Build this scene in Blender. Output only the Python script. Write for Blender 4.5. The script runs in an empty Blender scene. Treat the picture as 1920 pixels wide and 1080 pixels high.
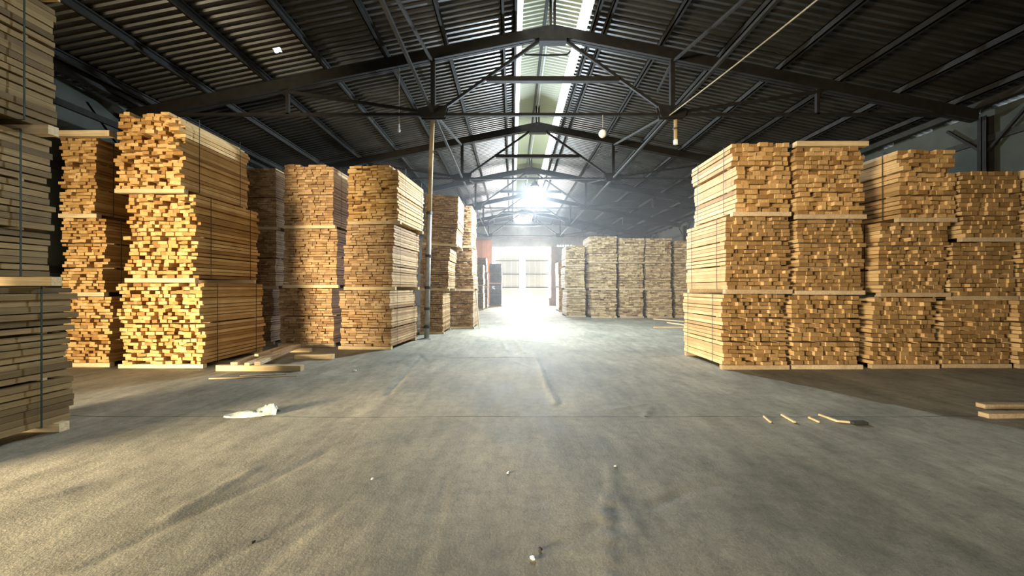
import bpy, math, random
import numpy as np
from mathutils import Vector, Matrix

random.seed(7)
rng = np.random.default_rng(7)
scene = bpy.context.scene
COL = scene.collection
R = math.radians

# ------------------------------------------------------------------ camera
CAM_H = 1.68
F_PX = 769.0
cam_d = bpy.data.cameras.new('camera')
cam_d.sensor_width = 36.0
cam_d.lens = F_PX / 1920 * 36.0
cam_d.clip_start = 0.05
cam_d.clip_end = 500
cam = bpy.data.objects.new('camera', cam_d)
cam.location = (0, 0, CAM_H)
cam.rotation_euler = (R(90), 0, 0)
COL.objects.link(cam)
scene.camera = cam

# ------------------------------------------------------------------ world, lights, exposure
world = bpy.data.worlds.new('sky')
scene.world = world
world.use_nodes = True
bg = world.node_tree.nodes['Background']
bg.inputs['Color'].default_value = (0.86, 0.95, 1.0, 1)
bg.inputs['Strength'].default_value = 4.5
vs = scene.view_settings
vs.view_transform = 'Standard'
vs.look = 'None'
vs.gamma = 1.0
vs.use_curve_mapping = False
vs.exposure = 0.3
cy = scene.cycles
cy.max_bounces, cy.diffuse_bounces, cy.glossy_bounces = 6, 3, 3
cy.transmission_bounces, cy.volume_bounces, cy.transparent_max_bounces = 3, 0, 4
cy.sample_clamp_indirect = 8.0
cy.use_adaptive_sampling = True
cy.adaptive_threshold = 0.06

XC = 1.02                       # ridge line of the hall
WALL_L, WALL_R = -9.75, 12.0
Y_REAR, Y_FAR = -9.0, 39.6


def area_light(name, loc, rot, sx, sy, power, color, spread=180):
    d = bpy.data.lights.new(name, 'AREA')
    d.shape = 'RECTANGLE'
    d.size, d.size_y = sx, sy
    d.energy = power
    d.spread = R(spread)
    d.color = color
    o = bpy.data.objects.new(name, d)
    o.location = loc
    o.rotation_euler = rot
    COL.objects.link(o)
    return o


# daylight in the side doorway of the left wall, beside the camera
area_light('daylight_side_doorway', (WALL_L - 0.1, -3.4, 1.25), (R(82), 0, R(-29)), 3.6, 2.2, 2300, (1.0, 0.83, 0.56), 88)
# added warm fill light behind the camera, in an unseen opening
area_light('daylight_rear_gateway', (-0.1, Y_REAR - 0.4, 1.3), (R(90), 0, 0), 2.2, 2.6, 150, (1.0, 0.90, 0.72))
# daylight outside the far gate
area_light('daylight_far_gate', (XC - .15, Y_FAR + 1.3, 3.4), (R(90), 0, R(180)), 7.0, 6.2, 42000, (1.0, 0.985, 0.95))
# daylight falling through the open ridge vent, both sides of the cap
for sgn in (-1, 1):
    area_light('daylight_ridge_vent', (XC + sgn * 1.35, 15.2, 9.15), (0, R(sgn * 62), 0), 0.5, 48.0, 700, (0.93, 0.98, 1.0))

# ------------------------------------------------------------------ materials


def new_mat(name):
    m = bpy.data.materials.new(name)
    m.use_nodes = True
    nt = m.node_tree
    b = nt.nodes['Principled BSDF']
    return m, nt, b


def node(nt, kind, **kw):
    n = nt.nodes.new(kind)
    for k, v in kw.items():
        setattr(n, k, v)
    return n


def mix_rgb(nt, mode, fac, a, b):
    n = nt.nodes.new('ShaderNodeMix')
    n.data_type = 'RGBA'
    n.blend_type = mode
    for sock, v in ((n.inputs[0], fac), (n.inputs[6], a), (n.inputs[7], b)):
        if hasattr(v, 'is_linked') or hasattr(v, 'links'):
            nt.links.new(v, sock)
        elif isinstance(v, (int, float)):
            sock.default_value = v
        else:
            sock.default_value = (*v, 1) if len(v) == 3 else v
    return n.outputs[2]


def ramp(nt, fac, stops):
    n = nt.nodes.new('ShaderNodeValToRGB')
    el = n.color_ramp.elements
    while len(el) < len(stops):
        el.new(0.5)
    for e, (p, c) in zip(el, stops):
        e.position = p
        e.color = (*c, 1)
    nt.links.new(fac, n.inputs[0])
    return n.outputs[0]


def noise(nt, vec, scale, detail=3, rough=0.55):
    n = nt.nodes.new('ShaderNodeTexNoise')
    n.inputs['Scale'].default_value = scale
    n.inputs['Detail'].default_value = detail
    n.inputs['Roughness'].default_value = rough
    nt.links.new(vec, n.inputs['Vector'])
    return n.outputs['Fac']


def stretched(nt, sx, sy, sz):
    g = nt.nodes.new('ShaderNodeNewGeometry')
    mp = nt.nodes.new('ShaderNodeMapping')
    mp.inputs['Scale'].default_value = (sx, sy, sz)
    nt.links.new(g.outputs['Position'], mp.inputs['Vector'])
    return mp.outputs['Vector'], g


def bump(nt, b, h, strength, dist):
    n = nt.nodes.new('ShaderNodeBump')
    n.inputs['Strength'].default_value = strength
    n.inputs['Distance'].default_value = dist
    nt.links.new(h, n.inputs['Height'])
    nt.links.new(n.outputs['Normal'], b.inputs['Normal'])


def wood(name, dark, mid, light, axis='y', rough=0.75, ends=1.0):
    m, nt, b = new_mat(name)
    sc = {'y': (38, 1.6, 38), 'x': (1.6, 38, 38)}[axis]
    vec, g = stretched(nt, *sc)
    oi = nt.nodes.new('ShaderNodeObjectInfo')
    add = node(nt, 'ShaderNodeMath', operation='ADD')
    nt.links.new(oi.outputs['Random'], add.inputs[0])
    nt.links.new(g.outputs['Random Per Island'], add.inputs[1])
    fr = node(nt, 'ShaderNodeMath', operation='FRACT')
    nt.links.new(add.outputs[0], fr.inputs[0])
    base = ramp(nt, fr.outputs[0], [(0.0, dark), (0.45, mid), (1.0, light)])
    gr = noise(nt, vec, 1.0, 4, 0.6)
    grc = ramp(nt, gr, [(0.3, (0.62, 0.55, 0.46)), (0.62, (1, 1, 1))])
    c = mix_rgb(nt, 'MULTIPLY', 0.75, base, grc)
    big = noise(nt, g.outputs['Position'], 2.3, 2)
    bgc = ramp(nt, big, [(0.35, (0.78, 0.74, 0.68)), (0.65, (1.05, 1.03, 1.0))])
    c = mix_rgb(nt, 'MULTIPLY', 0.6, c, bgc)
    if ends < 1.0:                                   # darker sawn end grain, with the dim fronts' shade painted in
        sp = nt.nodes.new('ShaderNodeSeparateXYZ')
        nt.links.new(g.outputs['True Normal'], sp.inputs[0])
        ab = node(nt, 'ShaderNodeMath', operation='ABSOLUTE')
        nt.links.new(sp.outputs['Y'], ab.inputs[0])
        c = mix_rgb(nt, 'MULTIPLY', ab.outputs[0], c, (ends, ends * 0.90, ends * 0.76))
    nt.links.new(c, b.inputs['Base Color'])
    b.inputs['Roughness'].default_value = rough
    b.inputs['Specular IOR Level'].default_value = 0.25
    bump(nt, b, gr, 0.35, 0.006)
    return m


M = {}
M['pine'] = wood('pine_fresh_sawn', (0.36, 0.19, 0.06), (0.61, 0.375, 0.135), (0.78, 0.54, 0.25))
M['pine_end'] = wood('pine_dark_ends', (0.44, 0.29, 0.13), (0.62, 0.42, 0.20), (0.76, 0.55, 0.29), ends=0.5)  # end grain tone plus painted shade of the right piles' fronts
M['pine_end_mid'] = wood('pine_brown_ends', (0.36, 0.22, 0.09), (0.62, 0.42, 0.20), (0.78, 0.57, 0.30), ends=0.80)  # less shade painted into the ends, for better lit top bundles
M['pine_grey'] = wood('pine_weathered', (0.13, 0.085, 0.032), (0.23, 0.158, 0.065), (0.33, 0.23, 0.10))
M['pine_red'] = wood('pine_reddish', (0.31, 0.18, 0.085), (0.46, 0.295, 0.145), (0.61, 0.425, 0.23))
M['pine_olive'] = wood('pine_yellow_brown', (0.27, 0.18, 0.085), (0.45, 0.325, 0.17), (0.62, 0.48, 0.28))
M['bearer'] = wood('bearer_timber', (0.62, 0.47, 0.26), (0.72, 0.57, 0.34), (0.80, 0.66, 0.42), axis='x')
M['loose'] = wood('loose_timber', (0.42, 0.31, 0.19), (0.52, 0.40, 0.26), (0.62, 0.49, 0.33))  # also the right piles' bearers, where the darker tone stands for shade
M['pole_wood'] = wood('pole_wood', (0.34, 0.25, 0.14), (0.40, 0.30, 0.17), (0.46, 0.35, 0.2))


def plain(name, col, rough=0.6, metal=0.0, var=0.25, scale=6.0, spec=0.4):
    m, nt, b = new_mat(name)
    g = nt.nodes.new('ShaderNodeNewGeometry')
    f = noise(nt, g.outputs['Position'], scale, 4)
    lo = tuple(c * (1 - var) for c in col)
    hi = tuple(min(1, c * (1 + var)) for c in col)
    nt.links.new(ramp(nt, f, [(0.3, lo), (0.7, hi)]), b.inputs['Base Color'])
    b.inputs['Roughness'].default_value = rough
    b.inputs['Metallic'].default_value = metal
    b.inputs['Specular IOR Level'].default_value = spec
    return m


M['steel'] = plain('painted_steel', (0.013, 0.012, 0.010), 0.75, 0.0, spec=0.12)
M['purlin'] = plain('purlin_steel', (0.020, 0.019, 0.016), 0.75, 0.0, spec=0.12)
M['strap'] = plain('strap_band', (0.028, 0.034, 0.022), 0.6, 0.0, spec=0.15)
M['pipe'] = plain('pipe_grey', (0.34, 0.33, 0.30), 0.5, 0.3)
M['clamp'] = plain('clamp_band', (0.07, 0.06, 0.05), 0.5, 0.4)
M['rope'] = plain('pale_rope', (0.30, 0.27, 0.20), 0.8)
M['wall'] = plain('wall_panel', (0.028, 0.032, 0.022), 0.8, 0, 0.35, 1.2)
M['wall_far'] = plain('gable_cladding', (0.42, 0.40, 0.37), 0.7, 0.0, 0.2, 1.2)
M['orange'] = plain('orange_cladding', (0.80, 0.25, 0.08), 0.75, 0, 0.15, 1.0)
M['brown'] = plain('brown_panel', (0.22, 0.15, 0.10), 0.75, 0, 0.25, 1.5)
M['white_paint'] = plain('white_enamel', (0.75, 0.74, 0.70), 0.4)
M['dark_wrap'] = plain('dark_wrap', (0.09, 0.09, 0.10), 0.5, 0, 0.3, 3)


def roof_mat():
    m, nt, b = new_mat('galvanised_roof_sheet')
    g = nt.nodes.new('ShaderNodeNewGeometry')
    oi = nt.nodes.new('ShaderNodeObjectInfo')
    f = noise(nt, g.outputs['Position'], 1.4, 4)
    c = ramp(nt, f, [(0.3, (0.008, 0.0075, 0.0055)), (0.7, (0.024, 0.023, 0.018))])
    t = ramp(nt, oi.outputs['Random'], [(0.0, (0.72, 0.72, 0.70)), (1.0, (1.08, 1.07, 1.03))])
    nt.links.new(mix_rgb(nt, 'MULTIPLY', 1.0, c, t), b.inputs['Base Color'])
    b.inputs['Metallic'].default_value = 0.1
    b.inputs['Roughness'].default_value = 0.44
    b.inputs['Specular IOR Level'].default_value = 0.5
    return m


M['roof'] = roof_mat()


def cap_mat():
    m, nt, b = new_mat('ridge_cap_fibreglass')
    b.inputs['Base Color'].default_value = (0.17, 0.17, 0.10, 1)
    b.inputs['Roughness'].default_value = 0.5
    tr = nt.nodes.new('ShaderNodeBsdfTranslucent')
    tr.inputs['Color'].default_value = (0.55, 0.58, 0.36, 1)
    mx = nt.nodes.new('ShaderNodeMixShader')
    mx.inputs[0].default_value = 0.035
    nt.links.new(b.outputs[0], mx.inputs[1])
    nt.links.new(tr.outputs[0], mx.inputs[2])
    nt.links.new(mx.outputs[0], nt.nodes['Material Output'].inputs['Surface'])
    return m


M['cap'] = cap_mat()


def gate_mat():
    m, nt, b = new_mat('gate_plank_translucent')
    b.inputs['Base Color'].default_value = (0.36, 0.35, 0.29, 1)
    b.inputs['Roughness'].default_value = 0.6
    tr = nt.nodes.new('ShaderNodeBsdfTranslucent')
    tr.inputs['Color'].default_value = (0.80, 0.78, 0.66, 1)
    mx = nt.nodes.new('ShaderNodeMixShader')
    mx.inputs[0].default_value = 0.0022
    nt.links.new(b.outputs[0], mx.inputs[1])
    nt.links.new(tr.outputs[0], mx.inputs[2])
    nt.links.new(mx.outputs[0], nt.nodes['Material Output'].inputs['Surface'])
    return m


M['gate'] = gate_mat()


def floor_mat():
    m, nt, b = new_mat('dusty_concrete')
    vec, g = stretched(nt, 1.0, 0.38, 1.0)
    f1 = noise(nt, g.outputs['Position'], 0.45, 4, 0.6)
    f2 = noise(nt, vec, 3.2, 5, 0.65)
    f3 = noise(nt, g.outputs['Position'], 46, 3, 0.7)
    c1 = ramp(nt, f1, [(0.32, (0.21, 0.198, 0.150)), (0.5, (0.295, 0.270, 0.205)), (0.70, (0.37, 0.332, 0.25))])
    c2 = ramp(nt, f2, [(0.32, (0.70, 0.70, 0.69)), (0.66, (1.12, 1.10, 1.06))])
    c = mix_rgb(nt, 'MULTIPLY', 0.8, c1, c2)
    vs_, _g = stretched(nt, 2.6, 0.5, 1.0)
    f4 = noise(nt, vs_, 1.6, 6, 0.7)
    c4 = ramp(nt, f4, [(0.36, (0.62, 0.61, 0.58)), (0.5, (0.95, 0.95, 0.94)), (0.66, (1.25, 1.23, 1.18))])
    c = mix_rgb(nt, 'MULTIPLY', 0.5, c, c4)
    c3 = ramp(nt, f3, [(0.35, (0.80, 0.80, 0.80)), (0.65, (1.1, 1.1, 1.1))])
    c = mix_rgb(nt, 'MULTIPLY', 0.6, c, c3)
    f5 = noise(nt, g.outputs['Position'], 7.5, 6, 0.72)
    c5 = ramp(nt, f5, [(0.34, (0.66, 0.65, 0.62)), (0.5, (1, 1, 1)), (0.68, (1.22, 1.2, 1.15))])
    c = mix_rgb(nt, 'MULTIPLY', 0.6, c, c5)
    f6 = noise(nt, g.outputs['Position'], 170, 2, 0.8)
    c6 = ramp(nt, f6, [(0.32, (0.7, 0.7, 0.7)), (0.68, (1.25, 1.25, 1.25))])
    c = mix_rgb(nt, 'MULTIPLY', 0.55, c, c6)
    nt.links.new(c, b.inputs['Base Color'])
    rr = node(nt, 'ShaderNodeMapRange')
    rr.inputs['To Min'].default_value = 0.66
    rr.inputs['To Max'].default_value = 0.9
    nt.links.new(f2, rr.inputs['Value'])
    nt.links.new(rr.outputs[0], b.inputs['Roughness'])
    b.inputs['Specular IOR Level'].default_value = 0.28
    s = node(nt, 'ShaderNodeMath', operation='ADD')
    nt.links.new(f2, s.inputs[0])
    nt.links.new(f3, s.inputs[1])
    bump(nt, b, s.outputs[0], 0.35, 0.012)
    return m


M['floor'] = floor_mat()
M['earth'] = plain('joint_dirt', (0.03, 0.028, 0.022), 0.95)


def emit_mat(name, col, strength):
    m, nt, b = new_mat(name)
    b.inputs['Base Color'].default_value = (*col, 1)
    b.inputs['Emission Color'].default_value = (*col, 1)
    b.inputs['Emission Strength'].default_value = strength
    return m


M['lamp_glow'] = emit_mat('flood_lamp_lens', (0.72, 0.86, 1.0), 60.0)


def bag_mat():
    m, nt, b = new_mat('thin_plastic_film')
    b.inputs['Base Color'].default_value = (0.34, 0.38, 0.34, 1)
    b.inputs['Roughness'].default_value = 0.35
    g = nt.nodes.new('ShaderNodeNewGeometry')
    f = noise(nt, g.outputs['Position'], 22, 4)
    bump(nt, b, f, 0.6, 0.02)
    return m


M['bag'] = bag_mat()

# ------------------------------------------------------------------ mesh helpers
BOXF = [(0, 3, 2, 1), (4, 5, 6, 7), (0, 1, 5, 4), (1, 2, 6, 5), (2, 3, 7, 6), (3, 0, 4, 7)]


class MB:
    """collects shapes, builds ONE mesh object"""

    def __init__(self):
        self.v, self.f = [], []

    def add(self, vs_, fs_):
        n = len(self.v)
        self.v += [tuple(p) for p in vs_]
        self.f += [tuple(i + n for i in q) for q in fs_]

    def box(self, x0, x1, y0, y1, z0, z1):
        self.add([(x0, y0, z0), (x1, y0, z0), (x1, y1, z0), (x0, y1, z0),
                  (x0, y0, z1), (x1, y0, z1), (x1, y1, z1), (x0, y1, z1)], BOXF)
        return self

    def bar(self, a, b, w, h, up=(0, 0, 1)):
        """rectangular bar from a to b; w across, h along up"""
        a, b = Vector(a), Vector(b)
        d = (b - a).normalized()
        s = d.cross(Vector(up))
        if s.length < 1e-4:
            s = d.cross(Vector((0, 1, 0)))
        s.normalize()
        u = s.cross(d).normalized()
        s, u = s * w / 2, u * h / 2
        self.add([a - s - u, a + s - u, b + s - u, b - s - u, a - s + u, a + s + u, b + s + u, b - s + u], BOXF)
        return self

    def tube(self, pts, r, n=8, closed=True):
        pts = [Vector(p) for p in pts]
        rs = r if isinstance(r, (list, tuple)) else [r] * len(pts)
        rings = []
        for i, p in enumerate(pts):
            d = (pts[min(i + 1, len(pts) - 1)] - pts[max(i - 1, 0)]).normalized()
            ref = Vector((0, 0, 1)) if abs(d.z) < 0.9 else Vector((1, 0, 0))
            s = d.cross(ref).normalized()
            u = s.cross(d)
            rings.append([p + (s * math.cos(t) + u * math.sin(t)) * rs[i] for t in [2 * math.pi * k / n for k in range(n)]])
        base = len(self.v)
        for rg in rings:
            self.v += [tuple(q) for q in rg]
        for i in range(len(rings) - 1):
            for k in range(n):
                a = base + i * n + k
                b = base + i * n + (k + 1) % n
                self.f.append((a, b, b + n, a + n))
        if closed:
            self.f.append(tuple(base + k for k in reversed(range(n))))
            self.f.append(tuple(base + (len(rings) - 1) * n + k for k in range(n)))
        return self

    def lathe(self, prof, n=16, org=(0, 0, 0), flip=False):
        """profile of (radius, height) around z"""
        base = len(self.v)
        for r_, h in prof:
            for k in range(n):
                t = 2 * math.pi * k / n
                self.v.append((org[0] + r_ * math.cos(t), org[1] + r_ * math.sin(t), org[2] + h))
        for i in range(len(prof) - 1):
            for k in range(n):
                a = base + i * n + k
                b = base + i * n + (k + 1) % n
                self.f.append((a, b, b + n, a + n))
        return self

    def build(self, name, mat, parent=None, loc=None, rz=0.0, smooth=False):
        me = bpy.data.meshes.new(name)
        me.from_pydata(self.v, [], self.f)
        if smooth:
            me.polygons.foreach_set('use_smooth', [True] * len(me.polygons))
        me.materials.append(mat)
        me.update()
        return link(name, me, parent, loc, rz)


def link(name, me, parent=None, loc=None, rz=0.0):
    o = bpy.data.objects.new(name, me)
    COL.objects.link(o)
    if parent is not None:
        o.parent = parent
    if loc is not None:
        o.location = loc
    if rz:
        o.rotation_euler = (0, 0, rz)
    return o


def empty(name, loc=(0, 0, 0), rz=0.0):
    o = bpy.data.objects.new(name, None)
    o.empty_display_size = 0.2
    COL.objects.link(o)
    o.location = loc
    o.rotation_euler = (0, 0, rz)
    return o


def tag(o, label=None, cat=None, group=None, kind=None):
    if label:
        o['label'] = label
    if cat:
        o['category'] = cat
    if group:
        o['group'] = group
    if kind:
        o['kind'] = kind
    return o


def gx(px, y):
    """world x of a measured bearing at depth y"""
    return (px - 962.0) / F_PX * y


def gz(py, y):
    return CAM_H + (541.0 - py) / F_PX * y


def floor_at(px, py):
    y = F_PX * CAM_H / (py - 541.0)
    return gx(px, y), y


# ------------------------------------------------------------------ floor
JOINT_Y = 5.34


def seg_dist(X, Y, a, b):
    ax, ay = a
    bx, by = b
    dx, dy = bx - ax, by - ay
    L2 = dx * dx + dy * dy + 1e-9
    t = np.clip(((X - ax) * dx + (Y - ay) * dy) / L2, 0, 1)
    return np.hypot(X - ax - t * dx, Y - ay - t * dy)


def P(*pts):
    return [floor_at(px, py) for px, py in pts]


# creases, ridges and cracks of the floor: (points, half width, height)
CREASES = [
    (P((790, 668), (760, 704), (728, 742)), 0.030, -0.028),
    (P((786, 664), (800, 678)), 0.03, -0.02),
    (P((1005, 670), (1018, 700), (1045, 757)), 0.035, 0.030),
    (P((1022, 700), (1050, 760)), 0.03, -0.018),
    (P((840, 672), (1005, 671)), 0.035, -0.016),
    (P((945, 642), (952, 658)), 0.05, 0.02),
    (P((965, 636), (985, 662)), 0.05, 0.02),
    (P((968, 640), (1040, 646)), 0.04, -0.015),
    (P((818, 702), (860, 682)), 0.03, -0.014),
    (P((970, 680), (1005, 694)), 0.03, 0.015),
    (P((1206, 786), (1216, 776), (1222, 764)), 0.02, 0.014),
    (P((1130, 772), (1222, 757)), 0.03, 0.009),
    (P((1120, 655), (1150, 667)), 0.04, 0.015),
    (P((1146, 870), (1150, 940)), 0.02, 0.012),
    (P((1147, 930), (1151, 1010), (1150, 1120)), 0.012, -0.016),
    (P((1139, 935), (1147, 1010), (1145, 1120)), 0.025, 0.015),
    (P((1162, 935), (1185, 965), (1192, 1010)), 0.022, 0.012),
    (P((1160, 1000), (1178, 1040)), 0.022, 0.012),
    (P((1045, 1022), (1090, 1015), (1118, 985)), 0.02, -0.010),
    (P((1115, 955), (1135, 975)), 0.02, 0.011),
    (P((1225, 950), (1290, 922), (1360, 908)), 0.035, -0.014),
    (P((1285, 922), (1365, 912)), 0.03, 0.008),
    (P((615, 845), (500, 905), (345, 975), (180, 1055)), 0.035, -0.014),
    (P((480, 880), (400, 925), (310, 975)), 0.03, 0.014),
    (P((590, 965), (420, 1050), (330, 1100)), 0.03, -0.010),
    (P((660, 940), (560, 1010), (470, 1090)), 0.03, -0.008),
    (P((625, 1005), (570, 1075)), 0.025, -0.008),
    (P((800, 1030), (770, 1085)), 0.025, -0.009),
    (P((135, 918), (60, 940), (0, 955)), 0.03, 0.016),
    (P((840, 900), (810, 1000)), 0.03, -0.006),
    (P((420, 770), (455, 772), (520, 762)), 0.03, -0.02),
    (P((360, 772), (385, 760)), 0.03, -0.02),
    (P((1205, 672), (1280, 668)), 0.03, -0.02),
    (P((1165, 640), (1195, 642)), 0.03, -0.015),
]


WAVES = [(random.uniform(0, 6.28), random.uniform(0.6, 5.0), random.uniform(0, 6.28)) for k in range(14)]


def relief(X, Y):
    Z = np.zeros_like(X)
    # soft unevenness from a few sine waves
    for a, fr_, ph in WAVES:
        Z += 0.0022 * np.sin((X * math.cos(a) + Y * math.sin(a)) * fr_ + ph)
    Z += 0.003 * np.exp(-((Y - JOINT_Y) / 0.12) ** 2) * (Y <= JOINT_Y + 0.005)
    for pts, w, h in CREASES:
        d = np.full_like(X, 99.0)
        for a, b in zip(pts[:-1], pts[1:]):
            d = np.minimum(d, seg_dist(X, Y, a, b))
        Z += h * np.exp(-(d / w) ** 2)
    return Z


def slab(name, x0, x1, ys, xs_step, parent):
    xs = np.arange(x0, x1 + 1e-6, xs_step)
    X, Y = np.meshgrid(xs, ys)
    Z = relief(X, Y)
    ny, nx = X.shape
    v = np.stack([X, Y, Z], -1).reshape(-1, 3)
    # skirt down to the bed at the joint edges
    idx = np.arange(nx * ny).reshape(ny, nx)
    q = np.stack([idx[:-1, :-1], idx[:-1, 1:], idx[1:, 1:], idx[1:, :-1]], -1).reshape(-1, 4)
    me = bpy.data.meshes.new(name)
    n0 = len(v)
    e0, e1 = v[idx[0]].copy(), v[idx[-1]].copy()
    d0, d1 = e0.copy(), e1.copy()
    d0[:, 2] = d1[:, 2] = -0.08
    v = np.concatenate([v, e0, d0, e1, d1])          # skirts have their own edge points so the top shades cleanly
    k = np.arange(nx) + n0
    s0 = np.stack([k[:-1] + nx, k[1:] + nx, k[1:], k[:-1]], -1)
    s1 = np.stack([k[:-1] + 2 * nx, k[1:] + 2 * nx, k[1:] + 3 * nx, k[:-1] + 3 * nx], -1)
    q = np.concatenate([q, s0, s1])
    me.from_pydata(v.tolist(), [], q.tolist())
    me.polygons.foreach_set('use_smooth', [True] * len(me.polygons))
    me.materials.append(M['floor'])
    me.materials.append(M['earth'])
    nq = len(q)
    me.polygons.foreach_set('material_index', [0] * (nq - 2 * (nx - 1)) + [1] * (2 * (nx - 1)))
    me.update()
    return link(name, me, parent)


fl = MB().box(WALL_L - 2, WALL_R + 2, Y_REAR - 4, Y_FAR + 6, -0.12, -0.05).build('floor', M['earth'])
tag(fl, 'dusty grey brown concrete floor of the hall', 'floor', kind='structure')
slab('floor_slab', WALL_L - 0.2, WALL_R + 0.3, np.arange(Y_REAR - 3, 1.0, 0.5), 0.5, fl)
slab('floor_slab', WALL_L - 0.2, WALL_R + 0.3, np.concatenate([np.arange(1.0, JOINT_Y - 0.06, 0.05), [JOINT_Y - 0.012, JOINT_Y]]), 0.05, fl)
slab('floor_slab', WALL_L - 0.2, WALL_R + 0.3, np.concatenate([[JOINT_Y + 0.020], np.linspace(JOINT_Y + 0.04, 13.0, 154), np.linspace(13.3, Y_FAR + 5, 90)]), 0.05, fl)

# ------------------------------------------------------------------ walls
wl = MB()
wl.box(WALL_L - 0.25, WALL_L, Y_REAR, -5.2, 0, 6.24)
wl.box(WALL_L - 0.25, WALL_L, -1.4, Y_FAR, 0, 6.24)
wl.box(WALL_L - 0.25, WALL_L, -5.2, -1.4, 2.6, 6.24)
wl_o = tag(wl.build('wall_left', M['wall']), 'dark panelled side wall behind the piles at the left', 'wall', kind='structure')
for k, z in enumerate((2.0, 4.2, 5.6)):
    MB().box(WALL_L, WALL_L + 0.07, 2.0, Y_FAR, z, z + 0.14).build('girt', M['steel'], wl_o)
wr = MB().box(WALL_R, WALL_R + 0.25, Y_REAR, Y_FAR, 0, 6.15)
for k in range(46):                                   # packing blocks that break the light slit under the eaves
    y = Y_REAR + 0.4 + k * 1.05 + rng.uniform(-0.1, 0.1)
    wr.box(WALL_R + 0.02, WALL_R + 0.2, y, y + rng.uniform(0.25, 0.6), 6.15, 6.25)
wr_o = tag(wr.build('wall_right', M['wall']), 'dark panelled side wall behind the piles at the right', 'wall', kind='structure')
for z in (2.0, 4.2, 5.35):
    MB().box(WALL_R - 0.07, WALL_R, Y_REAR, Y_FAR, z, z + 0.16).build('girt', M['purlin'], wr_o)
wb = MB()
wb.box(WALL_L, -1.2, Y_REAR - 0.25, Y_REAR, 0, 8.6)
wb.box(1.0, WALL_R, Y_REAR - 0.25, Y_REAR, 0, 8.6)
wb.box(-1.2, 1.0, Y_REAR - 0.25, Y_REAR, 2.6, 8.6)  # opening left for the added fill light
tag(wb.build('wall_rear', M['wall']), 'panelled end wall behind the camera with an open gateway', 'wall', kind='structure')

# far gable wall with gate opening
D0, D1, DH = gx(925, Y_FAR), gx(1034, Y_FAR), 5.6
APEX, SLOPE = 8.24, 0.2


def rafter_top(x):
    return APEX - SLOPE * abs(x - XC)


wf = MB()
yf0, yf1 = Y_FAR, Y_FAR + 0.22
wf.box(WALL_L - 0.25, D0, yf0, yf1, 0, DH)
small = [gx(p, Y_FAR) for p in (1048, 1053, 1058, 1063, 1067, 1073)]
prev = D1
for sx_ in small:                                    # row of small square vents beside the gate
    wf.box(prev, sx_ - 0.07, yf0, yf1, 0, DH + 0.3)
    wf.box(sx_ - 0.07, sx_ + 0.07, yf0, yf1, 0, DH + 0.08)
    wf.box(sx_ - 0.07, sx_ + 0.07, yf0, yf1, DH + 0.24, DH + 0.3)
    prev = sx_ + 0.07
wf.box(prev, WALL_R + 0.25, yf0, yf1, 0, DH + 0.3)
wf.box(D0, D1, yf0, yf1, DH + 0.02, DH + 0.3)
wf.box(WALL_L - 0.25, D0, yf0, yf1, DH, DH + 0.3)
zt = DH + 0.3
for s in (-1, 1):
    xe = WALL_L - 0.25 if s < 0 else WALL_R + 0.25
    a, b = (xe, XC) if s < 0 else (XC, xe)
    wf.add([(a, yf0, zt), (b, yf0, zt), (b, yf0, rafter_top(b) + 0.195), (a, yf0, rafter_top(a) + 0.195),
            (a, yf1, zt), (b, yf1, zt), (b, yf1, rafter_top(b) + 0.195), (a, yf1, rafter_top(a) + 0.195)],
           [(0, 1, 2, 3), (5, 4, 7, 6), (0, 4, 5, 1), (2, 6, 7, 3), (1, 5, 6, 2), (0, 3, 7, 4)])
wf.box(XC - 0.8, XC + 0.8, yf0 + 0.01, yf1 - 0.01, 8.0, 8.76)
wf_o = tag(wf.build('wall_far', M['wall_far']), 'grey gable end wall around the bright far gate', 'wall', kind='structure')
# cladding ribs of the gable
for k in range(52):
    x = WALL_L + 0.2 + k * 0.42
    zb = zt + 0.02
    if rafter_top(x) - zb > 0.1:
        MB().box(x, x + 0.06, yf0 - 0.03, yf0, zb, rafter_top(x)).build('cladding_rib', M['wall_far'], wf_o)
# orange panel left of the gate
op = MB()
xo0, xo1 = gx(840, Y_FAR), D0 - 0.03
for k in range(9):
    x = xo0 + (xo1 - xo0) * k / 9
    op.box(x, x + (xo1 - xo0) / 9 - 0.03, yf0 - 0.06, yf0, 2.6, gz(451, Y_FAR))
    op.box(x, x + (xo1 - xo0) / 9 - 0.03, yf0 - 0.05, yf0, 0.0, 2.57)
op.build('orange_panel', M['orange'], wf_o)['label'] = 'orange cladding panel left of the far gate'
MB().box(gx(925, Y_FAR), D1 + 0.1, yf0 - 0.08, yf0 + 0.1, DH + 0.25, DH + 0.36).build('lintel', M['wall_far'], wf_o)

# brown pier right of the gate
pr = MB().box(gx(1035, Y_FAR - 0.6), gx(1049, Y_FAR - 0.6), Y_FAR - 0.6, Y_FAR - 0.02, 0.75, gz(465, Y_FAR))
pr.box(gx(1031, Y_FAR - 0.7), gx(1049, Y_FAR - 0.7), Y_FAR - 0.7, Y_FAR - 0.02, 0, 0.75)
tag(pr.build('door_pier', M['brown']), 'brown pier with wider foot right of the far gate', 'pier', kind='structure')

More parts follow.
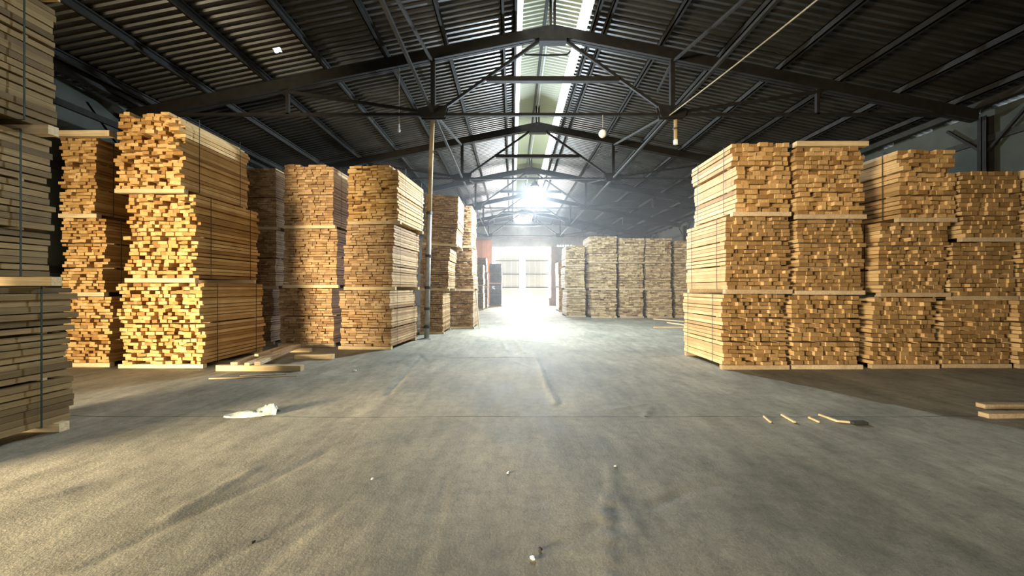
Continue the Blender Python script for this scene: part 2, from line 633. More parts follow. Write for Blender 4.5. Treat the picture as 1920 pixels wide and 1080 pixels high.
# far gate: two leaves of planks on rails, a bright slit between them
for s, (pa, pb) in ((0, (930, 976)), (1, (987, 1031))):
    yg = Y_FAR + 0.35
    g0, g1 = gx(pa, yg), gx(pb, yg)
    z0, z1 = 0.42, gz(470, yg)
    leaf = empty('door_%d' % (s + 1), ((g0 + g1) / 2, yg, 0))
    tag(leaf, ('sunlit plank gate leaf left of the bright slit', 'sunlit plank gate leaf right of the bright slit')[s], 'gate', kind='structure')
    n = 12
    wp = (g1 - g0) / n
    for k in range(n):
        gap = 0.003 if k % 3 == 1 else 0.0004
        MB().box(g0 + k * wp - leaf.location.x, g0 + (k + 1) * wp - gap - leaf.location.x, 0, 0.03, z0, z1).build('plank', M['gate'], leaf)
    for pyr in (490, 515, 540):
        zr = gz(pyr, yg)
        MB().box(g0 - leaf.location.x, g1 - leaf.location.x, -0.06, 0.0, zr - 0.05, zr + 0.05).build('rail', M['purlin'], leaf)

# ------------------------------------------------------------------ roof: sheets, purlins, ridge cap
ceil = empty('ceiling', (XC, 0, 0))
tag(ceil, 'corrugated steel roof on purlins with an open ridge vent', 'roof', kind='structure')
SH_TOP = 8.46                   # sheet height projected to the ridge


def sheet_mesh(name, r0, r1, s, lift=0.0, nacross=1, hole=None):
    """one corrugated sheet, 10 corrugations wide, from r0 to r1 down the slope on side s"""
    pitch, amp, n = 0.19, 0.036, 10
    prof = []
    for k in range(n):
        y = k * pitch
        prof += [(y, 0), (y + 0.065, 0), (y + 0.09, amp), (y + 0.165, amp)]
    prof.append((n * pitch, 0))
    v, f = [], []
    m = len(prof)
    for j in range(nacross + 1):
        r_ = r0 + (r1 - r0) * j / nacross
        for y, h in prof:
            v.append((s * r_, y, SH_TOP - SLOPE * r_ + h + lift))
    for j in range(nacross):
        for k in range(m - 1):
            a = j * m + k
            if hole:
                cx = r0 + (r1 - r0) * (j + 0.5) / nacross
                cy = (prof[k][0] + prof[k + 1][0]) / 2
                if (cx - hole[0]) ** 2 + ((cy - hole[1]) * 1.1) ** 2 < hole[2] ** 2:
                    continue
            f.append((a, a + 1, a + 1 + m, a + m))
    me = bpy.data.meshes.new(name)
    me.from_pydata(v, [], f)
    me.materials.append(M['roof'])
    me.update()
    return me


VENT = 0.89
n_sheet = int(math.ceil((Y_FAR + 0.9 - Y_REAR) / 1.9))
for s in (-1, 1):
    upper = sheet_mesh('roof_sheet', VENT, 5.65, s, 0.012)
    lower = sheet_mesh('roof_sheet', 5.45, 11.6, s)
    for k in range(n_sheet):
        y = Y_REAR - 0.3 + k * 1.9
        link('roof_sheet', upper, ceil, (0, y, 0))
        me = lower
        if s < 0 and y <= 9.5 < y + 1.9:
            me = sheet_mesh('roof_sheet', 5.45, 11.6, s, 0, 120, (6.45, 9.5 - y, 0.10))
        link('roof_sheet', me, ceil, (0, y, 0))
    for r_ in (0.97, 1.27, 2.7, 4.2, 5.7, 7.2, 8.7, 10.1):
        h = 0.17
        zz = SH_TOP - SLOPE * r_ - 0.005
        pm = MB()
        pm.box(s * r_ - 0.012, s * r_ + 0.012, Y_REAR, Y_FAR, zz - h, zz)
        pm.box(s * r_ - 0.012, s * r_ + 0.07, Y_REAR, Y_FAR, zz - 0.025, zz)
        pm.box(s * r_ - 0.012, s * r_ + 0.07, Y_REAR, Y_FAR, zz - h, zz - h + 0.025)
        pm.build('purlin', M['purlin'], ceil)
    # eaves beam on the wall head
    r_ = (XC - WALL_L - 0.35) if s < 0 else (WALL_R - XC - 0.35)
    MB().box(s * r_ - 0.08, s * r_ + 0.08, Y_REAR, Y_FAR, SH_TOP - SLOPE * r_ - 0.19, SH_TOP - SLOPE * r_ - 0.03).build('eaves_beam', M['purlin'], ceil)
# ridge cap: corrugated, raised over the vent
for s in (-1, 1):
    cm = MB()
    pitch, amp = 0.16, 0.03
    n = int((Y_FAR + 0.9 - Y_REAR) / pitch)
    vv, ff = [], []
    m = 0
    ysl = []
    for k in range(n):
        y = Y_REAR - 0.3 + k * pitch
        ysl += [(y, 0), (y + 0.05, amp), (y + 0.1, amp)]
    for r_ in (0.0, 0.74):
        for y, h in ysl:
            vv.append((s * r_, y, 8.92 - SLOPE * r_ + h))
    m = len(ysl)
    for k in range(m - 1):
        ff.append((k, k + 1, k + 1 + m, k + m))
    cm.add(vv, ff)
    cm.build('ridge_cap', M['cap'], ceil)
MB().tube([(0, Y_REAR, 8.86), (0, Y_FAR, 8.86)], 0.035, 8).build('ridge_pipe', M['pipe'], ceil)
MB().box(-0.18, -0.10, Y_REAR, Y_FAR, 8.80, 8.86).build('ridge_batten', M['purlin'], ceil)

# ------------------------------------------------------------------ trusses
TR_Y = [4.3, 10.3, 16.3, 22.3, 28.3, 34.3]
TIE = 6.03
truss_names = ['dark steel roof truss overhead, just above the top of the frame',
               'largest dark steel roof truss, with thick collar beam under the ridge vent',
               'second steel roof truss, behind the largest one and above the bright lamp',
               'third steel roof truss, just beyond the bright blue lamp',
               'fourth steel roof truss, hazy, two before the far gable wall',
               'last and smallest steel roof truss, in front of the far gable wall']


def build_truss(y, label, last):
    t = empty('roof_truss', (XC, y, 0))
    tag(t, label, 'truss', 'steel roof trusses')
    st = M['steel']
    for s in (-1, 1):
        e = 10.6
        # double channel rafter
        rb = MB()
        za, zb = APEX - 0.13, APEX - 0.13 - SLOPE * e
        for o in (-0.09, 0.09):
            rb.bar((0, o, za), (s * e, o, zb), 0.02, 0.26)
            rb.bar((0, o * 0.6, za + 0.12), (s * e, o * 0.6, zb + 0.12), 0.08, 0.022)
            rb.bar((0, o * 0.6, za - 0.12), (s * e, o * 0.6, zb - 0.12), 0.08, 0.022)
        rb.build('rafter', st, t)
        MB().bar((s * 0.28, 0, 7.93), (s * 2.85, 0, TIE + 0.08), 0.07, 0.07).build('diagonal', st, t)
        MB().bar((s * 3.15, 0, TIE + 0.06), (s * 6.75, 0, APEX - 0.27 - SLOPE * 6.75), 0.06, 0.07).build('diagonal', st, t)
        MB().box(s * 3 - 0.055, s * 3 + 0.055, -0.055, 0.055, TIE, APEX - 0.25 - SLOPE * 3).build('post', st, t)
        MB().box(s * 6.65 - 0.04, s * 6.65 + 0.04, -0.04, 0.04, TIE, APEX - 0.25 - SLOPE * 6.65).build('post', st, t)
        g = MB()
        for o in (-0.075, 0.075):
            g.add([(s * 2.7, o - .01, TIE - 0.09), (s * 3.3, o - .01, TIE - 0.09), (s * 3.36, o - .01, TIE + 0.12), (s * 3.1, o - .01, TIE + 0.2),
                   (s * 2.62, o - .01, TIE + 0.2),
                   (s * 2.7, o + .01, TIE - 0.09), (s * 3.3, o + .01, TIE - 0.09), (s * 3.36, o + .01, TIE + 0.12), (s * 3.1, o + .01, TIE + 0.2),
                   (s * 2.62, o + .01, TIE + 0.2)],
                  [(0, 1, 2, 3, 4), (9, 8, 7, 6, 5), (0, 5, 6, 1), (1, 6, 7, 2), (2, 7, 8, 3), (3, 8, 9, 4), (4, 9, 5, 0)])
        g.build('gusset', st, t)
        if not last:   # bracing towards the next truss
            MB().bar((s * 3, 0.1, TIE + 0.02), (s * 3, 5.9, TIE + 0.02), 0.06, 0.06).build('brace', M['purlin'], t)
            MB().bar((s * 3, 0.1, TIE + 0.08), (s * 3.02, 5.9, APEX - 0.3 - SLOPE * 3), 0.055, 0.055).build('brace', M['purlin'], t)
            MB().bar((s * 3, 0.1, APEX - 0.3 - SLOPE * 3), (s * 3.35, 2.0, SH_TOP - SLOPE * 3.35 - 0.2), 0.045, 0.045).build('brace', M['purlin'], t)
    MB().box(-9.75, 9.75, -0.04, 0.04, TIE - 0.035, TIE + 0.035).build('tie_bar', st, t)
    MB().box(-1.66, 1.66, -0.07, 0.07, 6.85, 6.97).build('collar_beam', st, t)
    MB().box(-0.34, 0.34, -0.115, 0.115, 7.82, 8.1).build('ridge_plate', st, t)
    # hoop that carries the ridge cap
    MB().tube([(-0.72, 1.9, 8.72), (-0.62, 1.9, 8.62), (0, 1.9, 8.60), (0.62, 1.9, 8.62), (0.72, 1.9, 8.72)], 0.03, 6).build('cap_hoop', M['purlin'], t)
    for s in (-1, 1):
        MB().box(s * 0.05 - 0.03, s * 0.05 + 0.03, -0.03, 0.03, 8.1, 8.9).build('cap_post', M['purlin'], t)
    return t


for i, y in enumerate(TR_Y):
    build_truss(y, truss_names[i], i == len(TR_Y) - 1)

# steel columns at the walls
for i, y in enumerate(TR_Y):
    for s, x in ((-1, WALL_L - 0.03), (1, WALL_R - 0.11)):
        if (s < 0 and y < 5):
            continue
        c = MB()
        c.box(x - 0.1, x + 0.1, y - 0.012, y + 0.012, 0, 5.98)
        c.box(x - 0.1, x - 0.085, y - 0.1, y + 0.1, 0, 5.98)
        c.box(x + 0.085, x + 0.1, y - 0.1, y + 0.1, 0, 5.98)
        c.box(x - 0.14, x + 0.14, y - 0.14, y + 0.14, 0, 0.03)
        o = c.build('wall_column', M['steel'])
        tag(o, 'dark steel column against the %s side wall' % ('left' if s < 0 else 'right'), 'column', 'steel columns along the %s wall' % ('left' if s < 0 else 'right'), 'structure')
        for d in (-1, 1):
            MB().bar((x, y + d * 0.05, 5.1), (x, y + d * 0.9, 5.95), 0.06, 0.06).build('knee_brace', M['steel'], o)

# ------------------------------------------------------------------ lumber bundles
UNIT = {}


def unit_box(mat):
    if mat.name not in UNIT:
        me = bpy.data.meshes.new('plank')
        v = [(-.5, 0, 0), (.5, 0, 0), (.5, 1, 0), (-.5, 1, 0), (-.5, 0, 1), (.5, 0, 1), (.5, 1, 1), (-.5, 1, 1)]
        me.from_pydata(v, [], BOXF)
        me.materials.append(mat)
        me.update()
        UNIT[mat.name] = me
    return UNIT[mat.name]


BEARER_H = 0.095


def plank_rects(w, h, packs, bw, bt, length, jit, jitx, gap=0.02, crown=0.0, holes=0.0):
    """boards of one bundle: (xc, y, z, w, L, t); packs are separated by thin spacers"""
    out, gaps = [], []
    ph = (h - gap * (packs - 1)) / packs
    z0 = 0.0
    for p in range(packs):
        rows = max(2, round(ph / bt))
        t = ph / rows
        sl = random.uniform(-0.03, 0.03)             # each pack sits a little differently
        wk = w * random.uniform(0.97, 1.0)
        for r_ in range(rows):
            x = -w / 2 + (w - wk) / 2 + sl + random.uniform(-jitx, jitx)
            xe = x + wk
            while x < xe - 0.03:
                bwid = bw * random.uniform(0.6, 1.4)
                if xe - (x + bwid) < bw * 0.45:
                    bwid = xe - x
                tt = t * random.uniform(0.74, 0.985)
                yy = random.gauss(0, jit)
                if random.random() < 0.10:
                    yy += random.uniform(-2.2, 2.2) * jit
                yy = max(-3 * jit, min(3.2 * jit, yy))
                zz = z0 + r_ * t
                if random.random() < holes and x > -w / 2 + 0.1 and xe - x > 0.3:
                    yy += random.uniform(0.15, 0.4)      # a short board leaves a dark hole
                if crown and p == packs - 1 and r_ >= rows - 2:
                    # top rows of a loose pack fall away towards the edges
                    u = abs(x + bwid / 2 - 0) / (w / 2)
                    if random.random() < crown * u * (1 if r_ == rows - 1 else 0.35):
                        x += bwid
                        continue
                out.append((x + bwid / 2, yy, zz, bwid - random.uniform(0.003, 0.014), length + random.uniform(-0.04, 0.03) - yy, tt))
                x += bwid
        z0 += ph
        if p < packs - 1:
            gaps.append(z0)
            z0 += gap
    return out, gaps


def bundle(label, cat_group, xc, y, z, w, h, length, rz=0.0, packs=3, mat='pine', bw=0.145, bt=0.066, jit=0.022, jitx=0.012,
           single=True, bearer='bearer', bear_out=0.02, crown=0.0, straps=True, tilt=0.0, bearer_h=BEARER_H, holes=0.0, chaos=0.0):
    """a bundle of sawn boards: z is the underside of its bearers, y the plane of its front ends"""
    b = empty('lumber_bundle', (xc, y, z), rz)
    if tilt:
        b.rotation_euler = (0, tilt, rz)
    tag(b, label, 'lumber', cat_group)
    hb = h - bearer_h
    rects, gaps = plank_rects(w, hb, packs, bw, bt, length, jit, jitx, crown=crown, holes=holes)
    if single:
        me = unit_box(M[mat])
        for (px, py, pz, pw, pl, pt) in rects:
            o = bpy.data.objects.new('plank', me)
            COL.objects.link(o)
            o.parent = b
            o.location = (px, py, pz + bearer_h)
            o.scale = (pw, pl, pt)
            if chaos:
                o.rotation_euler = (0, random.gauss(0, chaos), random.gauss(0, chaos * 0.12))
    else:
        m = MB()
        for (px, py, pz, pw, pl, pt) in rects:
            m.box(px - pw / 2, px + pw / 2, py, py + pl, pz + bearer_h, pz + bearer_h + pt)
        m.build('planks', M[mat], b)['kind'] = 'stuff'
    for gz_ in gaps:
        for yy in (0.25, length - 0.3):
            MB().box(-w / 2 + 0.03, w / 2 - 0.03, yy, yy + 0.05, gz_ + bearer_h - 0.004, gz_ + bearer_h + 0.022).build('spacer', M['loose'], b)
    for i, yy in enumerate((-0.02 - random.uniform(0, 0.03), length - 0.22)):
        a = -w / 2 - bear_out * random.uniform(0.3, 1.6)
        c = w / 2 + bear_out * random.uniform(0.3, 2.6)
        MB().box(a, c, yy, yy + 0.11, 0.004, bearer_h - 0.004).build('bearer', M[bearer], b)
    if straps:
        for yy in (length * 0.16, length * 0.80):
            s = MB()
            e, bwid = 0.022 + jitx + 0.01, 0.018
            x0, x1, z0, z1 = -w / 2 - e, w / 2 + e, bearer_h - 0.003, h + 0.0005
            s.box(x0, x0 + 0.004, yy, yy + bwid, z0, z1)
            s.box(x1 - 0.004, x1, yy, yy + bwid, z0, z1)
            s.box(x0, x1, yy, yy + bwid, z1, z1 + 0.004)
            s.box(x0, x1, yy, yy + bwid, z0 - 0.001, z0 + 0.003)
            s.build('strap', M['strap'], b)
    return b


TIER = ['bottom', 'middle', 'top', 'topmost fourth']


def stack(desc, group, y, tiers, length=1.9, rz=0.0, dy=None, **kw):
    """tiers from bottom to top as (left, right, top, bottom) bearings of the front face at depth y"""
    zprev = 0.0
    for i, t in enumerate(tiers):
        l, r_, tp = t[:3]
        opts = dict(kw)
        if len(t) > 3:
            opts.update(t[3])
        x0, x1 = gx(l, y), gx(r_, y)
        ztop = gz(tp, y)
        lab = '%s lumber bundle of %s' % (TIER[i], desc)
        off = (dy[i] if dy else random.uniform(-0.03, 0.03))
        bundle(lab, group, (x0 + x1) / 2, y + off, zprev, x1 - x0, ztop - zprev - 0.004, length, opts.pop('rz', rz), **opts)
        zprev = ztop


gL, gR = 'lumber piles along the left side', 'lumber piles along the right side'

# left edge of the frame: weathered pile seen from its long side
fy = 3.05
zb = 0.0
for i, (x1, zt_, ln) in enumerate(((-5.33, 1.70, 1.93), (-5.42, 3.42, 1.78), (-5.40, 4.98, 1.80), (-5.42, 6.35, 1.80))):
    wd = 1.05
    bundle('%s lumber bundle of the weathered grey-brown pile cut off by the left frame edge' % TIER[i], gL,
           x1 - wd / 2, fy, zb, wd, zt_ - zb - 0.004, ln, 0, packs=3, mat='pine_grey', bw=0.2, bt=0.075, jit=0.02, jitx=0.02,
           bear_out=0.12, bearer_h=0.11)
    zb = zt_

stack('the narrow orange-lit pile between left-edge pile and ragged pile', gL, 8.7,
      [(116, 206, 557), (116, 197, 410), (116, 182, 258)], length=2.0, packs=3, mat='pine', jit=0.035, chaos=0.03)
stack('the ragged, brightly lit pile left of the floor planks', gL, 8.6,
      [(230, 384, 531), (240, 368, 364), (222, 347, 214, dict(crown=0.5))], length=2.1, packs=2, mat='pine', jit=0.055, jitx=0.035, bt=0.078, bw=0.145, holes=0.05, chaos=0.05)
stack('the dark pile half hidden behind the ragged pile', gL, 12.1,
      [(440, 512, 543), (438, 520, 432), (436, 522, 316)], length=2.1, packs=2, mat='pine_red', jit=0.012)
stack('the brown pile left of the pile with splayed bright top', gL, 11.7,
      [(524, 627, 541), (533, 637, 430), (535, 630, 309, dict(crown=0.3))], length=2.1, rz=R(-2), packs=2, mat='pine_red', jit=0.018, bw=0.17, bt=0.072)
stack('the pile with splayed bright top beside the tall pole', gL, 11.2,
      [(638, 737, 545), (646, 742, 422), (654, 752, 311, dict(mat='pine', jit=0.035, jitx=0.03, crown=0.6, packs=2))], length=2.25, rz=R(-5), packs=3, mat='pine_red', jit=0.02, bw=0.18, bt=0.07)
stack('the leaning pile behind the tall pole', gL, 14.85,
      [(790, 833, 546), (790, 843, 462, dict(tilt=0.03)), (794, 857, 366, dict(tilt=0.05))], length=1.8, packs=3, mat='pine_red', single=False, jit=0.012)
stack('the slim pile with a board leaning on it', gL, 16.8,
      [(838, 890, 547), (846, 889, 466), (852, 886, 386)], length=1.9, rz=R(-1), packs=3, mat='pine_red', single=False, jit=0.012)
stack('the shadowed pile left of the far gate', gL, 31.0,
      [(893, 908, 537), (893, 908, 497)], length=2.0, packs=3, mat='pine_grey', single=False, jit=0.012)
stack('the shadowed taller pile nearest the orange wall panel', gL, 33.4,
      [(898, 916, 540), (898, 916, 512), (898, 914, 484)], length=2.0, packs=2, mat='pine_grey', single=False, jit=0.012)
stack('the dark bluish pile in front of the far gate', gL, 36.6,
      [(920, 943, 533), (920, 943, 495)], length=1.9, packs=2, mat='dark_wrap', single=False, jit=0.006)

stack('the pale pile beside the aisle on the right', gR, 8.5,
      [(1354, 1474, 552), (1362, 1482, 407), (1377, 1483, 268, dict(mat='pine_end_mid'))], length=1.9, packs=3, mat='pine_end', jit=0.036, bw=0.16, bt=0.085, bearer='loose')  # bearers darker too, shade put into their colour
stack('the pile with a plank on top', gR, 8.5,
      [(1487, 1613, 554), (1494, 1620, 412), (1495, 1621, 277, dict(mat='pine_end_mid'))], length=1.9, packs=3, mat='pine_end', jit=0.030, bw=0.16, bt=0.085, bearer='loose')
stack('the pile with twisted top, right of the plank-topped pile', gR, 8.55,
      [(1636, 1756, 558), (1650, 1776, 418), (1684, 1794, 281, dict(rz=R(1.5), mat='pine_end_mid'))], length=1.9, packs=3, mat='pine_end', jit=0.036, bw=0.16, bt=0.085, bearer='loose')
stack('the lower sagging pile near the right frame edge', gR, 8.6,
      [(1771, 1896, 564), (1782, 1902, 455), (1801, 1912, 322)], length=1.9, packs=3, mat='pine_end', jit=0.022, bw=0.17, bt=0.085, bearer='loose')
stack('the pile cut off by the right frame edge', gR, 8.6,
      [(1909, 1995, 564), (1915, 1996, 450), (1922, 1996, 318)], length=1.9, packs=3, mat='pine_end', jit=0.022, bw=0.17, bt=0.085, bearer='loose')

far = dict(packs=3, mat='pine_olive', single=False, jit=0.045, bw=0.2, bt=0.1, bearer='loose')  # darker bearer colour carries the shade under these bundles
stack('the far pile closest to the gate pier', gR, 29.0, [(1050, 1078, 540), (1049, 1077, 492)], length=2.0, packs=2, mat='pine', single=False, jit=0.02)
stack('the first pile of the far right row, shortest of it', gR, 23.6, [(1064, 1100, 544), (1061, 1098, 501), (1062, 1098, 461)], length=2.0, **far)
stack('the second pile of the far right row', gR, 23.0, [(1111, 1158, 545), (1107, 1158, 495), (1106, 1159, 444)], length=2.0, **far)
stack('the third pile of the far right row', gR, 23.0, [(1165, 1208, 545), (1164, 1208, 495), (1163, 1210, 447)], length=2.0, **far)
stack('the fourth pile of the far right row', gR, 23.0, [(1216, 1261, 545), (1212, 1260, 495), (1213, 1261, 448)], length=2.0, **far)
stack('the fifth, mostly hidden pile of the far right row', gR, 23.2, [(1268, 1312, 545), (1266, 1310, 495), (1266, 1312, 452)], length=2.0, **far)


# ------------------------------------------------------------------ loose timber
def loose_bar(name, label, a, b, w, h, mat, cat, group=None, z=None):
    """a squared timber from floor point a to b (3-D centre line)"""
    a, b = Vector(a), Vector(b)
    o = MB().bar(a - a, b - a, w, h).build(name, M[mat], None, a)
    return tag(o, label, cat, group)


# thick bearers and boards in front of the ragged pile
loose_bar('loose_plank', 'pale squared timber on the floor under the three lying boards', (gx(411, 8.35), 8.35, 0.06), (gx(571, 8.35), 8.30, 0.06), 0.13, 0.115, 'bearer', 'plank')
loose_bar('loose_plank', 'short pale timber on the floor right of the lying boards', (gx(556, 9.7), 9.7, 0.055), (gx(627, 9.7), 9.72, 0.055), 0.12, 0.11, 'bearer', 'plank')
loose_bar('loose_plank', 'brown board lying on the pale timber, the one beside the ragged pile', (gx(450, 8.4), 8.25, 0.160), (gx(541, 11.0), 11.0, 0.14), 0.13, 0.06, 'loose', 'plank')
loose_bar('loose_plank', 'brown board lying on the pale timber, between the other two', (gx(474, 8.35), 8.2, 0.155), (gx(553, 10.9), 10.9, 0.145), 0.09, 0.06, 'loose', 'plank')
loose_bar('loose_plank', 'brown board lying on the pale timber, the one toward the aisle', (gx(489, 8.3), 8.22, 0.168), (gx(563, 10.9), 10.9, 0.15), 0.11, 0.075, 'loose', 'plank')
loose_bar('loose_plank', 'small offcut resting on top of the lying boards', (gx(480, 8.9), 8.95, 0.215), (gx(492, 9.0), 9.3, 0.215), 0.1, 0.05, 'loose', 'plank')
# the rear end of those boards rests on a hidden timber
loose_bar('loose_plank', 'pale timber supporting the rear ends of the lying boards', (gx(528, 10.75), 10.75, 0.055), (gx(585, 10.75), 10.75, 0.055), 0.12, 0.1, 'bearer', 'plank')
x, y = floor_at(394, 712)
x2, y2 = floor_at(560, 707)
loose_bar('wood_stick', 'longer thin stick on the floor before the pale timber', (x, y, 0.012), (x2, y2, 0.012), 0.03, 0.018, 'bearer', 'stick')
x, y = floor_at(452, 707)
x2, y2 = floor_at(540, 704)
loose_bar('wood_stick', 'shorter thin stick behind the longer one before the pale timber', (x, y, 0.012), (x2, y2, 0.012), 0.025, 0.018, 'loose', 'stick')
# plank on top of right pile
zt2 = gz(277, 8.5)
loose_bar('loose_plank', 'pale plank lying across the top of the second right pile', (gx(1492, 8.55), 8.55, zt2 + 0.072), (gx(1626, 8.55), 8.55, zt2 + 0.072), 0.14, 0.1, 'bearer', 'plank')
zt1 = gz(258, 8.7)
loose_bar('loose_plank', 'bright plank lying across the top of the narrow left pile', (gx(103, 8.72), 8.74, zt1 + 0.075), (gx(211, 8.72), 8.74, zt1 + 0.075), 0.14, 0.12, 'bearer', 'plank')
# board leaning on the slim pile
loose_bar('leaning_board', 'thin board leaning upright against the slim left pile', (gx(901, 16.7), 16.7, 0.0), (gx(894, 16.7), 16.72, gz(545, 16.9)), 0.09, 0.03, 'bearer', 'board')
# boards at the right edge
x, y = floor_at(1846, 784)
loose_bar('loose_plank', 'weathered plank on the floor at the right frame edge, nearer one', (x, y, 0.035), (x + 1.9, y + 0.06, 0.035), 0.12, 0.06, 'loose', 'plank')
x, y = floor_at(1848, 768)
loose_bar('loose_plank', 'weathered plank on the floor at the right frame edge, farther one', (x, y + 0.05, 0.035), (x + 1.9, y + 0.02, 0.035), 0.12, 0.06, 'loose', 'plank')
# splinters on the right
for i, (a, b, lab) in enumerate((((1434, 784), (1447, 794), 'first pale splinter of the floor row, nearest the aisle'),
                                 ((1468, 781), (1492, 794), 'second pale splinter of the floor row, thickest at its near end'),
                                 ((1518, 786), (1538, 794), 'third and thinnest splinter of the floor row'),
                                 ((1538, 781), (1572, 792), 'fourth pale splinter of the floor row, bent'),
                                 ((1570, 793), (1602, 795), 'last splinter of the floor row, lying flat'))):
    (xa, ya), (xb, yb) = floor_at(*a), floor_at(*b)
    loose_bar('wood_splinter', lab, (xa, ya, 0.018), (xb, yb, 0.012), 0.018 + 0.012 * (i in (1, 3)), 0.022, 'bearer', 'splinter', 'splinters on the floor')
x, y = floor_at(1612, 796)
tag(MB().box(-0.09, 0.09, -0.04, 0.04, 0.0, 0.03).build('bark_scrap', M['earth'], None, (x, y, 0.004)), 'dark bark scrap at the end of the splinter row', 'scrap')
# scraps before the far right row
for a, b, w, lab in (((1228, 600), (1286, 605), 0.10, 'pale board on the floor before the far right row, left one'),
                     ((1254, 607), (1290, 612), 0.10, 'pale board on the floor before the far right row, right one'),
                     ((1228, 616), (1284, 616), 0.06, 'thin stick on the floor before the far right row')):
    (xa, ya), (xb, yb) = floor_at(*a), floor_at(*b)
    loose_bar('loose_plank', lab, (xa, ya, 0.03), (xb, yb, 0.03), w, 0.05, 'bearer', 'plank')

# ------------------------------------------------------------------ plastic bag
bx, by = floor_at(474, 780)
nu, nv = 26, 14
vv, ff = [], []
for i in range(nu + 1):
    u = i / nu
    half = 0.035 + 0.085 * math.sin(math.pi * min(1, u * 1.05)) ** 0.7 if u < 0.95 else 0.06
    hgt = 0.022 + 0.10 * (u ** 1.3) * (1 - max(0, u - 0.9) * 6)
    for j in range(nv + 1):
        t = math.pi * j / nv
        wob = 1 + 0.25 * math.sin(11 * u + 3 * t) + random.uniform(-0.2, 0.2)
        vv.append(((u - 0.5) * 0.62, 0.10 * (u - 0.4) - half * math.cos(t), max(0.0, hgt * math.sin(t) * wob)))
for i in range(nu):
    for j in range(nv):
        a = i * (nv + 1) + j
        ff.append((a, a + 1, a + nv + 2, a + nv + 1))
bagm = MB()
bagm.add(vv, ff)
tag(bagm.build('plastic_bag', M['bag'], None, (bx, by, 0.006), R(4), smooth=True), 'crumpled whitish plastic bag on the floor', 'bag')

# small stones and chips
for i, (px, py, r_, lab) in enumerate((
        (667, 697, 0.03, 'whitish stone chip right of the short pale timber'),
        (955, 889, 0.018, 'pale stone chip in the middle of the floor before the joint'),
        (1001, 1050, 0.02, 'pale stone chip beside the dark one at the bottom centre'),
        (700, 900, 0.014, 'pale stone chip on the floor below the plastic bag'),
        (477, 1019, 0.014, 'lone dark stone chip at the lower left of the floor'),
        (1015, 1032, 0.016, 'dark stone chip beside the pale one at the bottom centre'),  # raised dark piece in place of a small floor dent
        (1156, 876, 0.014, 'pale stone chip at the head of the floor crease'))):
    x, y = floor_at(px, py)
    m = MB()
    n = 7
    prof = [(r_ * 0.5, 0), (r_, r_ * 0.45), (r_ * 0.55, r_ * 0.95), (0.001, r_ * 1.0)]
    m.lathe([(a * random.uniform(.85, 1.1), b) for a, b in prof], n)
    o = m.build('stone_chip', M['white_paint'] if i in (0, 1, 2, 3, 6) else M['earth'], None, (x, y, 0.0), random.random() * 6)
    o.scale = (1.3, 0.8, 1)
    tag(o, lab, 'chip', 'stone chips on the floor')

# ------------------------------------------------------------------ tall pole
py_ = 13.6
px_ = gx(802, py_)
ptop = SH_TOP - SLOPE * abs(px_ + 0.2 - XC) - 0.2
pole = empty('support_pole', (px_, py_, 0))
tag(pole, 'tall thin pole standing beside the piles, pipe below and wood above', 'pole')
MB().tube([(0, 0, 0), (0.04, 0, 2.0), (0.09, 0, 4.2)], 0.085, 10).build('pipe', M['pipe'], pole, smooth=True)
MB().tube([(0.088, 0, 4.1), (0.14, 0, 5.8), (0.2, 0, ptop)], 0.075, 10).build('wooden_mast', M['pole_wood'], pole, smooth=True)
for z, dx in ((0.35, 0.006), (0.95, 0.018), (1.65, 0.034), (2.7, 0.055), (4.12, 0.088)):
    MB().tube([(dx, 0, z), (dx, 0, z + 0.09)], 0.105, 10).build('clamp', M['clamp'], pole)
MB().box(-0.16, 0.16, -0.16, 0.16, 0, 0.02).build('foot_plate', M['pipe'], pole)

# ------------------------------------------------------------------ rope
n1 = Vector((XC + 2.9, 10.22, 5.98))
e1 = Vector((gx(1530, 6.0), 6.0, CAM_H + 541 / F_PX * 6.0))
pts = []
for k in range(13):
    t = k / 12 * 1.42
    p = n1.lerp(e1, t)
    p.z -= 0.04 * math.sin(math.pi * min(1, t / 1.42))
    pts.append(p)
tag(MB().tube(pts, 0.013, 6).build('rope', M['rope']), 'pale rope stretched diagonally from the truss to the upper right', 'rope')

# ------------------------------------------------------------------ hanging lamps
def hanging(name, label, x, y, z, ztop, kind):
    o = empty(name, (x, y, z))
    tag(o, label, 'lamp')
    if kind == 'bulb':
        MB().lathe([(0.001, 0), (0.025, 0.008), (0.038, 0.035), (0.036, 0.06), (0.022, 0.10), (0.018, 0.13)], 14).build('bulb', M['white_paint'], o, smooth=True)
        MB().lathe([(0.021, 0.12), (0.024, 0.13), (0.024, 0.19), (0.012, 0.21), (0.001, 0.215)], 12).build('socket', M['white_paint'], o)
        top = 0.21
    else:
        prof = [(0.001, 0)] + [(0.10 * math.sin(math.pi * k / 10), 0.10 - 0.10 * math.cos(math.pi * k / 10)) for k in range(1, 9)] + [(0.05, 0.185)]
        MB().lathe(prof, 18).build('globe', M['white_paint'], o, smooth=True)
        MB().lathe([(0.055, 0.18), (0.055, 0.23), (0.02, 0.25), (0.001, 0.25)], 12).build('cap', M['clamp'], o)
        top = 0.25
    MB().tube([(0, 0, top), (0.004, 0, (top + ztop - z) / 2), (0, 0, ztop - z)], 0.009, 6).build('cord', M['rope'], o)
    return o


hy = 10.3
hanging('hanging_bulb', 'small white bulb on a long cord left of the tall pole', gx(750, hy), hy, gz(249, hy), 7.24, 'bulb')
hanging('globe_lamp', 'white globe lamp hanging from the largest truss', gx(1132, 10.25), 10.25, gz(259, 10.25), 6.0, 'globe')
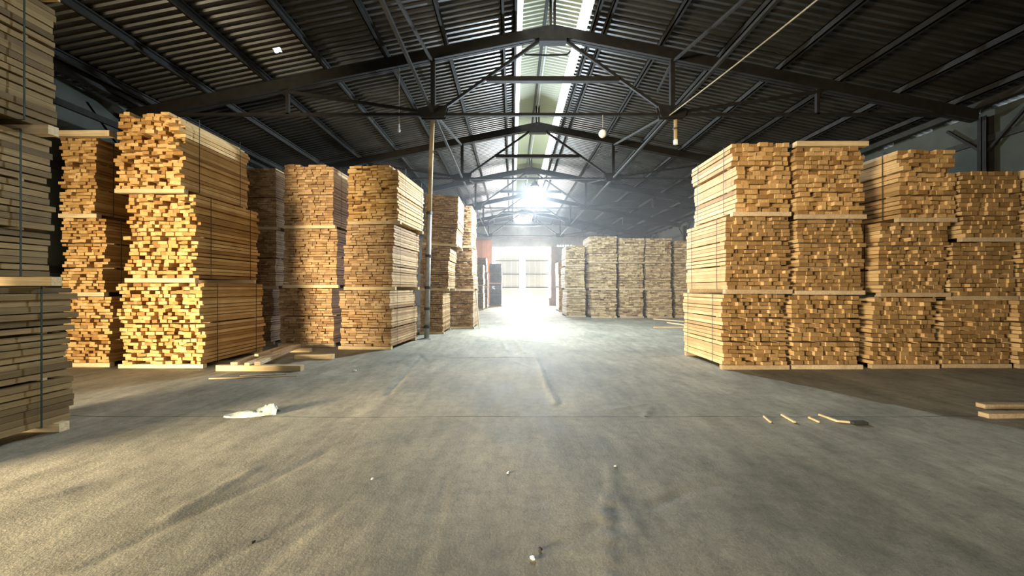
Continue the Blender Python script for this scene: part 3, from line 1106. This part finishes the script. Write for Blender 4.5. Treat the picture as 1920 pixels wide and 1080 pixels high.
# pendant tube below the right truss node
pt = empty('pendant_tube', (gx(1269, 10.35), 10.35, 0))
tag(pt, 'pale tube hanging below the right joint of the largest truss', 'tube')
MB().tube([(0, 0, gz(268, 10.35)), (0, 0, gz(226, 10.35))], 0.045, 10).build('tube', M['pole_wood'], pt)
MB().tube([(0, 0, gz(268, 10.35) - 0.05), (0, 0, gz(268, 10.35) + 0.06)], 0.055, 10).build('tube_end', M['white_paint'], pt)
MB().tube([(0, 0, gz(244, 10.35)), (0, 0, gz(241, 10.35))], 0.07, 10).build('clamp', M['clamp'], pt)

# bright flood lamp under the second truss
ly = 16.3
lx, lz = gx(1005, ly), gz(351, ly)
lamp = empty('flood_lamp', (lx, ly, lz))
tag(lamp, 'bright bluish flood lamp hanging below the second truss', 'lamp')
MB().lathe([(0.17, -0.02), (0.185, 0.0), (0.17, 0.06), (0.10, 0.16), (0.05, 0.22), (0.001, 0.22)], 18).build('housing', M['steel'], lamp, smooth=True)
MB().lathe([(0.001, -0.21), (0.09, -0.19), (0.15, -0.12), (0.165, -0.01)], 18).build('lens', M['lamp_glow'], lamp, smooth=True)
MB().box(-0.02, 0.02, -0.02, 0.02, 0.2, TIE - lz).build('hanger', M['steel'], lamp)
ld = bpy.data.lights.new('flood_lamp_light', 'POINT')
ld.energy = 4200
ld.color = (0.70, 0.86, 1.0)
ld.shadow_soft_size = 0.12
lo = bpy.data.objects.new('flood_lamp_light', ld)
COL.objects.link(lo)
lo.location = (lx, ly, lz - 0.30)

# ------------------------------------------------------------------ dusty air in the far half of the hall
hm = bpy.data.materials.new('dusty_air')
hm.use_nodes = True
hn = hm.node_tree
hn.nodes.remove(hn.nodes['Principled BSDF'])
vsn = hn.nodes.new('ShaderNodeVolumeScatter')
vsn.inputs['Color'].default_value = (1, 1, 1, 1)
vsn.inputs['Density'].default_value = 0.0065
vsn.inputs['Anisotropy'].default_value = 0.0
hn.links.new(vsn.outputs[0], hn.nodes['Material Output'].inputs['Volume'])
hz = MB().box(WALL_L + 0.3, WALL_R - 0.35, 13.0, Y_FAR - 0.8, 0.05, 5.9).build('haze', hm)
tag(hz, 'bright dusty haze hanging in the air before the far gate', 'haze', kind='stuff')
